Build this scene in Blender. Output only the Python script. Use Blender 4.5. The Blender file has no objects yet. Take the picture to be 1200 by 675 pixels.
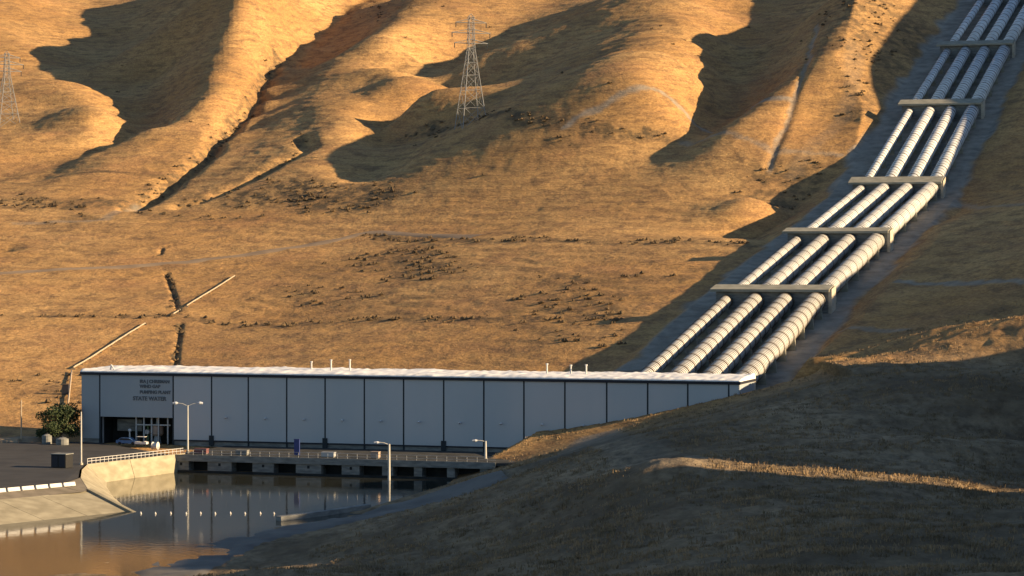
import bpy, bmesh, math, random
import numpy as np
from mathutils import Vector
random.seed(7); rng = np.random.default_rng(7)
C = bpy.data.collections.new("scene"); bpy.context.scene.collection.children.link(C)
F = 3000.0; HC = 42.0                      # focal length in photo pixels, camera height over the water
AZ_SUN = 12.0; EL_SUN = 17.5
TAN = math.tan(math.radians(EL_SUN))
# ------------------------------------------------------------------ helpers
def tag(o, label=None, cat=None, group=None, kind=None):
    if label: o['label'] = label
    if cat: o['category'] = cat
    if group: o['group'] = group
    if kind: o['kind'] = kind
    return o
def empty(name, loc, rz=0):
    o = bpy.data.objects.new(name, None); C.objects.link(o); o.location = loc; o.rotation_euler = (0, 0, rz); o.empty_display_size = .5
    return o
def copy_tree(o, parent=None):
    c = o.copy(); C.objects.link(c)
    if parent: c.parent = parent
    for ch in o.children: copy_tree(ch, c)
    return c
class MB:
    def __init__(s): s.v = []; s.f = []
    def add(s, vs, fs):
        n = len(s.v); s.v += [tuple(p) for p in vs]; s.f += [tuple(i + n for i in f) for f in fs]; return s
    def box(s, a, b):
        x0, y0, z0 = a; x1, y1, z1 = b
        return s.add([(x0,y0,z0),(x1,y0,z0),(x1,y1,z0),(x0,y1,z0),(x0,y0,z1),(x1,y0,z1),(x1,y1,z1),(x0,y1,z1)],
              [(0,3,2,1),(4,5,6,7),(0,1,5,4),(1,2,6,5),(2,3,7,6),(3,0,4,7)])
    def hexa(s, b, t):      # four bottom corners (ccw), four top corners
        return s.add(list(b) + list(t), [(3,2,1,0),(4,5,6,7),(0,1,5,4),(1,2,6,5),(2,3,7,6),(3,0,4,7)])
    def tube(s, pts, r, n=8, caps=True):
        pts = [Vector(p) for p in pts]; rs = r if isinstance(r, (list, tuple)) else [r] * len(pts)
        base = len(s.v)
        for i, p in enumerate(pts):
            d = (pts[min(i+1, len(pts)-1)] - pts[max(i-1, 0)]).normalized()
            up = Vector((0,0,1)) if abs(d.z) < .9 else Vector((1,0,0))
            a = d.cross(up).normalized(); b = d.cross(a).normalized()
            for k in range(n):
                t = 2*math.pi*k/n; s.v.append(tuple(p + (a*math.cos(t) + b*math.sin(t))*rs[i]))
        for i in range(len(pts)-1):
            for k in range(n):
                k2 = (k+1) % n; s.f.append((base+i*n+k, base+i*n+k2, base+(i+1)*n+k2, base+(i+1)*n+k))
        if caps:
            s.f.append(tuple(base+k for k in range(n))[::-1]); e = base+(len(pts)-1)*n; s.f.append(tuple(e+k for k in range(n)))
        return s
    def prism(s, outline, y0, y1):   # outline in x,z, extruded along y
        n = len(outline)
        vs = [(x, y0, z) for x, z in outline] + [(x, y1, z) for x, z in outline]
        fs = [tuple(range(n)), tuple(range(2*n-1, n-1, -1))] + [(i, i+n, (i+1) % n + n, (i+1) % n) for i in range(n)]
        return s.add(vs, fs)
    def build(s, name, mat, parent=None, smooth=False):
        me = bpy.data.meshes.new(name); me.from_pydata(s.v, [], s.f); me.validate()
        if smooth: me.polygons.foreach_set('use_smooth', [True]*len(me.polygons))
        me.materials.append(mat)
        bm = bmesh.new(); bm.from_mesh(me); bmesh.ops.recalc_face_normals(bm, faces=bm.faces); bm.to_mesh(me); bm.free()
        o = bpy.data.objects.new(name, me); C.objects.link(o)
        if parent: o.parent = parent
        return o
# ------------------------------------------------------------------ materials
def mat(name, col, rough=.8, col2=None, scale=1.0, stretch=(1,1,1), bump=0.0, bdist=.1, metal=0.0, spec=.3, detail=6, lo=.35, hi=.65):
    m = bpy.data.materials.new(name); m.use_nodes = True; nt = m.node_tree; N = nt.nodes; L = nt.links
    b = N['Principled BSDF']; b.inputs['Roughness'].default_value = rough; b.inputs['Metallic'].default_value = metal
    b.inputs['Specular IOR Level'].default_value = spec
    b.inputs['Base Color'].default_value = (*col, 1)
    if col2 or bump:
        tc = N.new('ShaderNodeTexCoord'); mp = N.new('ShaderNodeMapping'); mp.inputs['Scale'].default_value = stretch
        nz = N.new('ShaderNodeTexNoise'); nz.inputs['Scale'].default_value = scale; nz.inputs['Detail'].default_value = detail
        L.new(tc.outputs['Object'], mp.inputs[0]); L.new(mp.outputs[0], nz.inputs[0])
        if col2:
            cr = N.new('ShaderNodeValToRGB'); cr.color_ramp.elements[0].position = lo; cr.color_ramp.elements[1].position = hi
            cr.color_ramp.elements[0].color = (*col, 1); cr.color_ramp.elements[1].color = (*col2, 1)
            L.new(nz.outputs['Fac'], cr.inputs[0]); L.new(cr.outputs[0], b.inputs['Base Color'])
        if bump:
            bp = N.new('ShaderNodeBump'); bp.inputs['Strength'].default_value = bump; bp.inputs['Distance'].default_value = bdist
            L.new(nz.outputs['Fac'], bp.inputs['Height']); L.new(bp.outputs[0], b.inputs['Normal'])
    return m
M = {}
M['concrete'] = mat('concrete', (.38,.34,.27), .85, (.50,.45,.36), .35, (1,1,3), .3, .05)
M['lining'] = mat('canal_lining', (.25,.22,.15), .85, (.36,.32,.225), .35, (1,1,2.5), .3, .05)
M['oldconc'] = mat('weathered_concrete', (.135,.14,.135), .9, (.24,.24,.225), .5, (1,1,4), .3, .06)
M['near_black'] = mat('dark_recess', (.015,.017,.018), .9, (.03,.033,.033), .5)  # near-black stands in for the shade inside the recess and openings
M['anchor'] = mat('anchor_concrete', (.22,.21,.165), .9, (.31,.295,.235), .5, (1,1,3), .3, .05)
M['pipe'] = mat('white_pipe_paint', (.50,.515,.52), .55, (.68,.69,.68), .5, (1,.35,1), .05, .02, 0, .4)
M['ring'] = mat('ring_joint', (.06,.045,.03), .8, (.12,.09,.065), 1.5)
M['hoop'] = mat('hoop_paint', (.08,.07,.055), .8, (.19,.16,.125), 1.2)
M['panel'] = mat('blue_grey_panel', (.41,.445,.47), .6, (.46,.475,.49), .12, (1,1,.25), .1, .03, 0, .3)
M['panel2'] = mat('steel_blue_panel', (.30,.335,.37), .6, (.33,.365,.39), .12, (1,1,.25), .1, .03, 0, .3)
M['joint'] = mat('dark_joint', (.02,.028,.035), .7)
M['trim'] = mat('dark_trim', (.02,.022,.032), .6)
M['letter'] = mat('dark_letters', (.11,.125,.14), .7)
M['roof'] = mat('white_roof_coating', (.60,.60,.60), .8, (.85,.84,.82), .6, (1,1,1), .4, .1)
M['deckc'] = mat('shaded_deck', (.04,.042,.042), .92, (.075,.075,.072), .4, (1,1,1), .3, .03, 0, .1)  # slab darkened, the hall's shadow on the deck put into its colour
M['asphalt'] = mat('asphalt', (.032,.031,.031), .95, (.048,.046,.045), .2, (1,1,1), .3, .02)
M['gravel'] = mat('gravel', (.14,.12,.09), .95, (.20,.17,.13), .4, (1,1,1), .5, .05)
M['dirt'] = mat('dirt_road', (.20,.14,.09), .95, (.27,.195,.125), .15, (1,1,1), .5, .1)
M['greydirt'] = mat('grey_service_road', (.11,.10,.09), .95, (.17,.155,.135), .15, (1,1,1), .5, .1)
M['corridor'] = mat('corridor_gravel', (.20,.20,.19), .95, (.30,.29,.27), .12, (1,1,1), .6, .15)
M['steel'] = mat('galvanised_steel', (.34,.36,.38), .5, (.44,.45,.46), 1.0, metal=.3)
M['lattice'] = mat('dull_lattice_steel', (.22,.225,.23), .7, (.28,.28,.28), 1.0)
M['white'] = mat('white_paint', (.52,.51,.49), .5, (.6,.59,.57), 1.0)
M['pale'] = mat('pale_post', (.42,.41,.38), .6, (.5,.49,.45), .7)
M['tan'] = mat('tan_pipe', (.36,.28,.19), .7, (.45,.36,.26), .6)
M['lamp'] = mat('lamp_head', (.5,.52,.55), .4, (.6,.61,.63), 1.0)
M['black'] = mat('black_rubber', (.015,.015,.016), .7, (.02,.02,.02), 2)
M['blue'] = mat('blue_paint', (.06,.13,.28), .35, (.08,.16,.32), 1)
M['bluepanel'] = mat('blue_board', (.03,.045,.16), .5, (.04,.06,.2), 1)
M['glass'] = mat('dark_glass', (.03,.035,.04), .1, (.04,.045,.05), 1, spec=.6)
M['brown'] = mat('beige_machine', (.32,.24,.19), .7, (.4,.31,.25), 1)
M['green'] = mat('green_machine', (.10,.16,.09), .6, (.14,.22,.12), 1)
M['leaf'] = mat('leaf', (.030,.048,.018), .7, (.065,.085,.032), .6)
M['bark'] = mat('bark', (.10,.075,.05), .9, (.15,.11,.08), 2)
M['scrub'] = mat('scrub_leaf', (.085,.058,.034), .9, (.13,.09,.05), .08, spec=.1)
M['straw'] = mat('straw', (.15,.115,.07), .9, (.36,.25,.14), .25, spec=.1)
M['red'] = mat('faded_red', (.14,.06,.06), .7, (.18,.08,.08), 1)

# ------------------------------------------------------------------ site frame: u along the hall, v up the penstocks
L0 = np.array([-89.5, 532.3]); AN = math.radians(17.46)
U = np.array([math.cos(AN), -math.sin(AN)]); V = np.array([math.sin(AN), math.cos(AN)])
def st(s, t): p = L0 + U*s + V*t; return float(p[0]), float(p[1])
def to_st(x, y): dx = x - L0[0]; dy = y - L0[1]; return dx*U[0] + dy*U[1], dx*V[0] + dy*V[1]
def s_of_px(px, t=0.0):
    k = (px-600)/F; bx = L0[0] + V[0]*t; by = L0[1] + V[1]*t
    return (k*by - bx)/(U[0] - k*U[1])
AT = [20, 108.6, 193.6, 293.5, 390, 482, 585, 700, 860]                  # anchors: distance up the slope
AZ = [18.0, 34.9, 49.2, 65.4, 94.6, 121.9, 151, 183, 225]          # and the level of their tops
def ztop(t): return np.interp(t, AT, AZ)
def zg(t):
    t = np.asarray(t, float); return np.interp(t, AT, AZ) - 5.6

# ------------------------------------------------------------------ terrain
def W(px, py, d): return ((px-600)/F*d, d, HC + (300-py)/F*d)
base = []
def bp(*rows):
    for r in rows: base.append(W(*r))
bp((-300,435,600),(-120,435,612),(0,435,620),(150,435,622),(300,435,605),(450,435,588),(600,435,572),(690,430,565),
   (-300,380,680),(0,380,690),(150,380,690),(300,380,690),(450,380,655),(600,380,626),(710,380,605),
   (-300,320,780),(0,320,780),(150,320,778),(300,320,770),(450,320,738),(600,320,700),(760,320,670),
   (-300,280,850),(0,280,845),(150,280,838),(300,280,830),(450,280,810),(600,280,762),(760,280,735),
   (-300,240,925),(0,240,915),(150,240,905),(300,240,885),(450,240,860),(600,240,830),(750,240,800),(850,240,778),
   (-300,150,1140),(-100,150,1120),(600,150,935),(750,150,885),(900,160,845),
   (-300,70,1340),(-150,70,1320),(760,70,1045),(920,70,960),
   (-300,0,1560),(-150,0,1550),(800,0,1180),(600,0,1300),(1040,0,1015))
for px in range(-700, 1700, 200):
    q = max(0, (px-600))/600
    base.append(W(px, -90, 1850 - 330*q)); base.append(W(px, -160, 2300)); base.append(W(px, -200, 2800))
for px in (-900, -600): 
    for py, d in ((435,600),(320,780),(240,925),(150,1140),(70,1340),(0,1560)): base.append(W(px, py, d))
# ground beyond the hall, left of it and the lot
for x, y, z in ((-130,530,4.4),(-200,520,4),(-300,500,4),(-130,480,3.4),(-130,400,3.4),(-200,400,3.6),(-300,300,5),(-160,300,3.5),(-260,200,8),
                (-95,545,5),(-60,548,5.5),(-20,542,6.5),(-100,500,3.4)): base.append((x, y, z))
# near hill (right foreground)
bp((575,545,468),(640,503,456),(700,498,442),(760,490,446),(804,474,450),(844,462,455),(885,446,462),(915,433,482),(950,420,503),(1000,406,536),
   (1280,384,500),
   (600,675,265),(450,675,300),(300,675,325),(800,675,225),(1000,675,205),(1200,675,190),(600,620,320),(450,620,366),(520,590,390),
   (600,600,332),(700,600,305),(800,600,282),(1000,610,262),(1200,620,245),(1250,587,293),(1250,596,275),(1250,620,255),(1250,660,228),(1250,552,345),(1250,520,392),(790,541,319.5),(900,549,317.5),(1000,556,315.3),(1100,563,313.2),(1200,570,311),(1250,573.5,309.8),
   (650,560,372),(700,530,392),(720,575,320),(1200,480,402),(1000,480,402),(850,505,392),(1200,430,462),(1050,430,458),(920,470,430),(560,575,420),(1000,525,350),(1200,530,350))
for x, y, z in ((0,0,40),(60,0,40),(-60,0,38),(0,60,31),(0,110,23),(50,110,25),(-60,110,18),(13.0,320,15.4),(70,503,22.3),(64,520,21.5),(82,506,27.0),(91,502,29.0),(101,499,29.8),(113,496,30.2),(108,474,28),(84,540,26),(100,535,29.5),(0,170,14.5),(-60,180,8),(60,170,22),(-120,100,14),
                (-50,250,4),(-75,230,4.5),(-20,300,5)): base.append((x, y, z))
# unseen rise right of the frame, crest shaped to throw shade into view
for x, y, z in ((105,110,52),(120,155,58),(130,200,61),(138,262,63),(140,330,60),(145,380,58),(148,425,57),(150,444,53.5),(150,459,38),(150,473,37),(150,488,38),(150,504,49),(150,540,47.5),(155,575,52),(200,250,66),(205,350,62),(210,450,58),(300,300,72),(300,450,66),
                (190,150,46),(300,150,56)): base.append((x, y, z))
for t in (105, 130, 160, 230, 290, 350, 400, 450, 520, 600, 700, 800):
    up = float(np.interp(t, [0, 300, 395, 440, 900], [-2.4, -2.4, 0, 14, 17]))
    for s, a in ((175, TAN*.98), (200, TAN*1.07), (225, TAN*1.07), (290, TAN*.95), (400, .08), (600, .03), (900, 0)):
        x, y = st(s, t); base.append((x, y, float(zg(t)) + up + a*(s-135)))
# natural ground left of the penstocks
for t, dz in ((40,-2),(80,-2),(130,-2),(180,-2),(230,-2),(280,-2),(330,-1),(380,1),(430,8),(500,13),(600,15),(700,15)):
    x, y = st(84 if t < 300 else 90, t); base.append((x, y, float(zg(t)) + dz))
base = np.array(base)
def fit(P, c):
    n = len(P); d2 = (P[:,None,0]-P[None,:,0])**2 + (P[:,None,1]-P[None,:,1])**2
    A = np.zeros((n+3, n+3)); A[:n,:n] = np.sqrt(d2 + c*c) + np.eye(n)*-.02; A[:n,n] = 1; A[:n,n+1] = P[:,0]; A[:n,n+2] = P[:,1]; A[n:,:n] = A[:n,n:].T
    w = np.linalg.lstsq(A, np.concatenate([P[:,2], [0,0,0]]), rcond=None)[0]
    return P[:,:2].copy(), w, c
def ev(model, x, y):
    X, w, c = model; x = np.asarray(x, float); y = np.asarray(y, float); sh = x.shape; x = x.ravel(); y = y.ravel(); out = np.empty(len(x)); n = len(X)
    for i in range(0, len(x), 20000):
        a = x[i:i+20000]; b = y[i:i+20000]
        out[i:i+20000] = np.sqrt((a[:,None]-X[None,:,0])**2 + (b[:,None]-X[None,:,1])**2 + c*c) @ w[:n] + w[n] + w[n+1]*a + w[n+2]*b
    return out.reshape(sh)
m0 = fit(base, 30.0)
# ridges and valleys seen in the photograph: (px, py, height over the base slope)
def densify(line, step=14):
    out = []
    for a, b in zip(line[:-1], line[1:]):
        n = max(1, int(math.hypot(b[0]-a[0], b[1]-a[1])/step))
        for i in range(n): out.append([a[k] + (b[k]-a[k])*i/n for k in range(3)])
    out.append(list(line[-1])); return out
feat = [
 # top left hill and its valley
 [(-80,-20,16),(-70,30,14),(-90,60,6)], [(20,-10,4),(5,30,2),(-15,55,0)],
 [(150,-20,-26),(150,20,-26),(146,50,-24),(95,78,-22)],
 [(85,-40,-22),(85,0,-22),(66,40,-15),(45,66,-7)],
 [(345,-70,48),(322,-20,40),(304,10,35),(286,40,27),(272,70,19),(262,100,16),(244,128,11),(205,147,5),(165,157,3),(128,180,4),(95,205,5),(60,224,3)],
 [(240,15,-2),(190,38,-4),(150,58,-8),(110,78,-12)],
 [(200,80,-12),(175,115,-15),(160,148,-16)],
 # knoll on the left
 [(-120,100,8),(-40,95,10),(20,94,12),(75,97,13),(108,113,11),(128,140,7)],
 [(-80,125,8),(0,122,10),(50,120,11),(90,125,9.5)],
 [(-80,158,5),(0,158,5.5),(60,156,6),(105,158,4)],
 [(152,158,-10),(120,174,-8),(70,194,-8),(30,214,-7),(0,212,-5),(-60,220,-2)],
 # gully B and its right hand ridge
 [(425,-20,-16),(400,10,-15),(355,38,-12),(325,68,-8),(306,95,-4),(285,130,-3),(240,180,-2),(200,215,-1)],
 [(500,-20,8),(470,20,8),(430,40,7),(385,70,4),(362,105,1.5),(345,150,.5),(300,190,.5)],
 # ridge nose between B and D
 [(520,-20,3),(490,30,4),(455,60,5),(468,82,4.5),(490,104,2.5),(480,130,1)],
 [(430,100,3),(415,140,2),(400,180,1),(400,210,.5)],
 # valley D
 [(680,-20,-24),(640,0,-22),(580,30,-20),(520,55,-19),(488,72,-16),(512,108,-14),(500,130,-13),(470,148,-11),(440,170,-10)],
 [(458,192,-8),(424,212,-6)],
 [(760,-20,2),(700,12,-1),(640,35,-3),(580,58,-6),(520,88,-9)],
 [(800,-20,17),(750,20,17),(700,45,16),(662,70,14),(625,105,12),(575,132,10),(545,148,7),(520,160,5),(490,184,4),(458,208,2)],
 # valley E
 [(900,-20,-20),(872,10,-20),(858,50,-20),(854,90,-18),(840,120,-15),(815,155,-11),(795,182,-7)],
 [(815,-10,8),(820,40,8),(815,90,7),(790,130,6)],
 [(1000,-20,13),(985,20,12),(965,58,11),(935,90,9),(905,108,5),(880,128,3),(855,145,2),(828,172,0)],
 [(1020,40,6),(1018,90,5),(995,140,4),(950,190,2)],
 [(925,210,-2),(905,240,-6),(898,262,-5)],
]
def hit_model(px, py, dz, d0=560, d1=3200):
    ds = np.arange(d0, d1, 4.0); z = ev(m0, (px-600)/F*ds, ds) + dz; r = HC + (300-py)/F*ds
    k = np.nonzero(z >= r)[0]; k = k[0] if len(k) else len(ds)-1
    return ds[k]
RS = .50
pts = []
for ln in feat:
    for px, py, dz in densify(ln):
        dz *= RS
        d = hit_model(px, py, dz); x = (px-600)/F*d; pts.append((x, d, HC + (300-py)/F*d))
pts = np.array(pts)
keep = [p for p in base if p[1] < 880 or np.min(np.hypot(pts[:,0]-p[0], pts[:,1]-p[1])) > 30]
model = fit(np.vstack([np.array(keep), pts]), 13.0)

COLS = np.concatenate([np.linspace(-900, -60, 90, endpoint=False), np.linspace(-60, 1260, 700, endpoint=False), np.linspace(1260, 2100, 110)])
ROWS = np.concatenate([np.exp(np.linspace(math.log(30), math.log(185), 60, endpoint=False)), np.exp(np.linspace(math.log(185), math.log(1750), 1080, endpoint=False)),
                       np.exp(np.linspace(math.log(1750), math.log(2900), 90))])
def interp_axis(A, xs, xn):       # linear interpolation of the rows of A at xn
    i = np.clip(np.searchsorted(xs, xn) - 1, 0, len(xs)-2); f = (xn - xs[i])/(xs[i+1]-xs[i])
    return A[i]*(1-f)[:,None] + A[i+1]*f[:,None]
cc = COLS[::3]; cc = np.append(cc, COLS[-1]) if cc[-1] != COLS[-1] else cc
rc = ROWS[::3]; rc = np.append(rc, ROWS[-1]) if rc[-1] != ROWS[-1] else rc
PXc, Yc = np.meshgrid(cc, rc)
Zc = ev(model, (PXc-600)/F*Yc, Yc)
Z = interp_axis(interp_axis(Zc, rc, ROWS).T, cc, COLS).T
PX, Y = np.meshgrid(COLS, ROWS); X = (PX-600)/F*Y
# --- lattice noise
_tab = rng.random((256, 256))
def vn(x, y):
    xi = np.floor(x).astype(int); yi = np.floor(y).astype(int); fx = x-xi; fy = y-yi
    fx = fx*fx*(3-2*fx); fy = fy*fy*(3-2*fy)
    g = lambda a, b: _tab[a & 255, b & 255]
    return (g(xi,yi)*(1-fx)+g(xi+1,yi)*fx)*(1-fy) + (g(xi,yi+1)*(1-fx)+g(xi+1,yi+1)*fx)*fy - .5
def fbm(x, y, n=4):
    a = 1; s = 0
    for i in range(n): s = s + a*vn(x + 17.3*i, y + 9.1*i); x = x*2.03; y = y*2.03; a *= .5
    return s
def seg_dist(x, y, line):
    best = np.full(np.shape(x), 1e9)
    for (ax, ay), (bx, by) in zip(line[:-1], line[1:]):
        dx, dy = bx-ax, by-ay; t = np.clip(((x-ax)*dx + (y-ay)*dy)/(dx*dx+dy*dy+1e-9), 0, 1)
        best = np.minimum(best, np.hypot(x-ax-t*dx, y-ay-t*dy))
    return best
def smooth(a): a = np.clip(a, 0, 1); return a*a*(3-2*a)
hillw = smooth((Y-840)/200)
ero = 1-2*np.abs(fbm(X/70+3, Y/120+5, 3)); Z += hillw*(ero-.6)*1.5
Z += fbm(X/45, Y/60, 3)*(.7 + 1.6*hillw) * smooth((Y-500)/60)
Z += fbm(X/11+9, Y/14, 3)*(.28 + .35*hillw)
Z += fbm(X/2.6, Y/2.6, 3)*np.where(Y < 520, .34, .16) + fbm(X/7+3, Y/5, 2)*np.where(Y < 520, .5, 0)
# low contour-following cattle terraces
ter = Z/2.3 + fbm(X/30, Y/30, 2)*1.6
Z += np.sin(ter*2*math.pi)*.10*smooth((Y-560)/80)
# carve: list of (pixel polyline, depth, width)
def px_line(line, dz=0): 
    o = []
    for px, py in line:
        ds = np.arange(560, 2600, 3.0); z = ev(model, (px-600)/F*ds, ds); r = HC+(300-py)/F*ds; k = np.nonzero(z >= r)[0]; d = ds[k[0]] if len(k) else 2500
        o.append(((px-600)/F*d, d))
    return o
carves = [([(325,68),(310,88),(301,98),(303,110),(292,125),(275,145),(255,165),(238,186),(215,205),(200,216),(180,230),(155,242)], 4.5, 4.0),
          ([(420,-10),(385,20),(350,38),(325,65)], 6, 9),
          ([(352,160),(360,172),(340,186),(300,206),(250,228),(212,240)], 3.2, 3.6),
          ([(205,432),(208,405),(212,380)], .8, .7), ([(209,368),(203,345),(195,322)], .8, .7), ([(188,300),(190,292),(203,288)], .6, .7),
          ([(958,30),(945,80),(928,125),(915,160),(900,200)], .9, 1.5),
          ([(0,290),(-30,296)], 2.5, 5), ([(470,75),(455,80)], 1, 3)]
for ln, dep, w in carves:
    w0 = px_line(ln); box = (min(p[0] for p in w0)-40, max(p[0] for p in w0)+40, min(p[1] for p in w0)-60, max(p[1] for p in w0)+60)
    m = (X > box[0]) & (X < box[1]) & (Y > box[2]) & (Y < box[3])
    jm = 0 if w < 2 else 1.6; xm = X[m] + fbm(X[m]/12, Y[m]/12, 4)*jm; ym = Y[m] + fbm(X[m]/12+40, Y[m]/12, 4)*jm*2
    Z[m] -= dep*np.exp(-(seg_dist(xm, ym, w0)/w)**2)
# corridor bench
S, T = to_st(X, Y); on = (T > 12) & (T < 900)
gz = zg(T)
dist = np.maximum(np.abs(S-122.5) - 19.5, 0)
edge = np.where(S < 124.5, dist + 4.5*0, dist)
zb = np.where(S < 124.5, np.clip(Z, gz - .48*dist, gz + .55*dist), np.clip(Z, gz - .4*dist, gz + np.maximum(.5, 1.7 - T/70)*dist))
blend = smooth((T-12)/6)*smooth((900-T)/60)
Z = np.where(on, Z*(1-blend) + zb*blend, Z)
# hall pad
inpad = np.maximum.reduce([-(S+4), S-150, -(T+26), T-20.5]); padz = 3.25
wpad = smooth(1 - np.maximum(inpad, 0)/4.0)
front = smooth((S-88)/14)*smooth((8-T)/8)        # the near hill leans on the right end of the hall
lowf = np.where(T < 16, 3.2, 4.6)
Z = np.where(wpad > 0, Z*(1-wpad*(1-front)) + np.minimum(Z, lowf)*wpad*(1-front), Z)
inside = (S > -.5) & (S < 146) & (T > .3) & (T < 17); Z = np.where(inside, np.minimum(Z, 3.0), Z)
# canal basin: signed distance to the waterline
canal = [(-240,200),(-176,280),(-112,360),(-80,400),(-63,421),(-76.5,481),(-66,498),(-11,480.7),(-12,470),(-24.7,424),(-37,405),(-41.5,391),(-53,366),(-62,336),(-76,300),(-112,240),(-170,150)]
def inpoly(x, y, P):
    r = np.zeros(np.shape(x), bool); n = len(P)
    for i in range(n):
        (x1, y1), (x2, y2) = P[i], P[(i+1) % n]
        r ^= ((y1 > y) != (y2 > y)) & (x < (x2-x1)*(y-y1)/(y2-y1+1e-12)+x1)
    return r
mc = (Y < 545) & (Y > 110) & (X < 60)
xs_, ys_ = X[mc], Y[mc]; sd = seg_dist(xs_, ys_, canal + [canal[0]]); ins = inpoly(xs_, ys_, canal)
leftside = (ys_ - 421)*17 > (xs_ + 63)*21 - 40
cap = np.where(ins, -np.minimum(sd*.5, 3.0), np.where(leftside, sd*.2 - .3, .05 + sd*.28 ))
lotz = np.where(leftside & ~ins & (ys_ < 520), 3.2, 99)
zz = np.minimum(np.minimum(Z[mc], cap), lotz); zz = np.where(ins, cap, zz); Z[mc] = zz
lotp = [(-330,250),(-205,262),(-72,434),(-80,474),(-66.5,499),(-20,484),(-10,507),(-92,531.5),(-125,527),(-330,519)]
Z = np.where(inpoly(X, Y, lotp) & (Y < 535), np.minimum(Z, 2.85), Z)
# grassy bench of the farm track
p0, p1 = np.array([19.5, 319.7]), np.array([66.0, 310.2]); bd = (p1-p0)/np.linalg.norm(p1-p0); bl = float(np.linalg.norm(p1-p0))
ta = (X-p0[0])*bd[0] + (Y-p0[1])*bd[1]; dd_ = -(X-p0[0])*bd[1]*1.0 + (Y-p0[1])*bd[0]
zl = 16.3 + (13.75-16.3)*np.clip(ta/bl, -.1, 1.1); endf = smooth((ta-1)/6)*smooth((bl+14-ta)/10)
capz = zl + .045*np.maximum(-dd_, 0) - .25 + fbm(X/3, Y/3, 2)*.2
Z = np.where((dd_ < 0) & (dd_ > -70), Z*(1-endf) + np.minimum(Z, capz)*endf, Z)
core = endf*smooth((4.8-np.abs(dd_))/2.0); Z = Z*(1-core) + (zl + .02*dd_ + fbm(X/2, Y/2, 3)*.22)*core
# the cut added to the unseen rise so the low sun reaches the grass bench
SD = np.array([math.cos(math.radians(AZ_SUN)), -math.sin(math.radians(AZ_SUN))])   # towards the sun
cx, cy = 41.0, 315.0
perp = (X-cx)*(-SD[1]) + (Y-cy)*SD[0]; along = (X-cx)*SD[0] + (Y-cy)*SD[1]
sun_slot = smooth((along-12)/7)*smooth((340-along)/20)*np.exp(-(perp/3.9)**4)
Z = np.where(sun_slot > .01, Z*(1-sun_slot) + np.minimum(Z, 12.8 + .11*np.maximum(along-20, 0))*sun_slot, Z)
def tz(x, y):
    x = np.asarray(x, float); y = np.asarray(y, float); px = 600 + F*x/y
    i = np.clip(np.searchsorted(ROWS, y)-1, 0, len(ROWS)-2); j = np.clip(np.searchsorted(COLS, px)-1, 0, len(COLS)-2)
    a = np.clip((y-ROWS[i])/(ROWS[i+1]-ROWS[i]), 0, 1); b = np.clip((px-COLS[j])/(COLS[j+1]-COLS[j]), 0, 1)
    return (Z[i,j]*(1-b)+Z[i,j+1]*b)*(1-a) + (Z[i+1,j]*(1-b)+Z[i+1,j+1]*b)*a
def hit(px, py, d0=190, d1=2600):
    ds = np.exp(np.linspace(math.log(d0), math.log(d1), 3000)); z = tz((px-600)/F*ds, ds); r = HC + (300-py)/F*ds
    k = np.nonzero(z >= r)[0]; d = ds[k[0]] if len(k) else d1
    return float((px-600)/F*d), float(d), float(tz((px-600)/F*d, d))
# mesh
nr, nc = Z.shape
verts = np.stack([X, Y, Z], -1).reshape(-1, 3).astype(np.float32)
ii, jj = np.meshgrid(np.arange(nr-1), np.arange(nc-1), indexing='ij'); a = (ii*nc+jj).ravel()
quads = np.stack([a, a+1, a+nc+1, a+nc], -1)
me = bpy.data.meshes.new('hills'); me.vertices.add(len(verts)); me.vertices.foreach_set('co', verts.ravel())
me.loops.add(quads.size); me.loops.foreach_set('vertex_index', quads.ravel().astype(np.int32)); me.polygons.add(len(quads))
me.polygons.foreach_set('loop_start', (np.arange(len(quads))*4).astype(np.int32)); me.polygons.foreach_set('loop_total', np.full(len(quads), 4, np.int32))
me.polygons.foreach_set('use_smooth', np.ones(len(quads), bool)); me.update(calc_edges=True)
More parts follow.
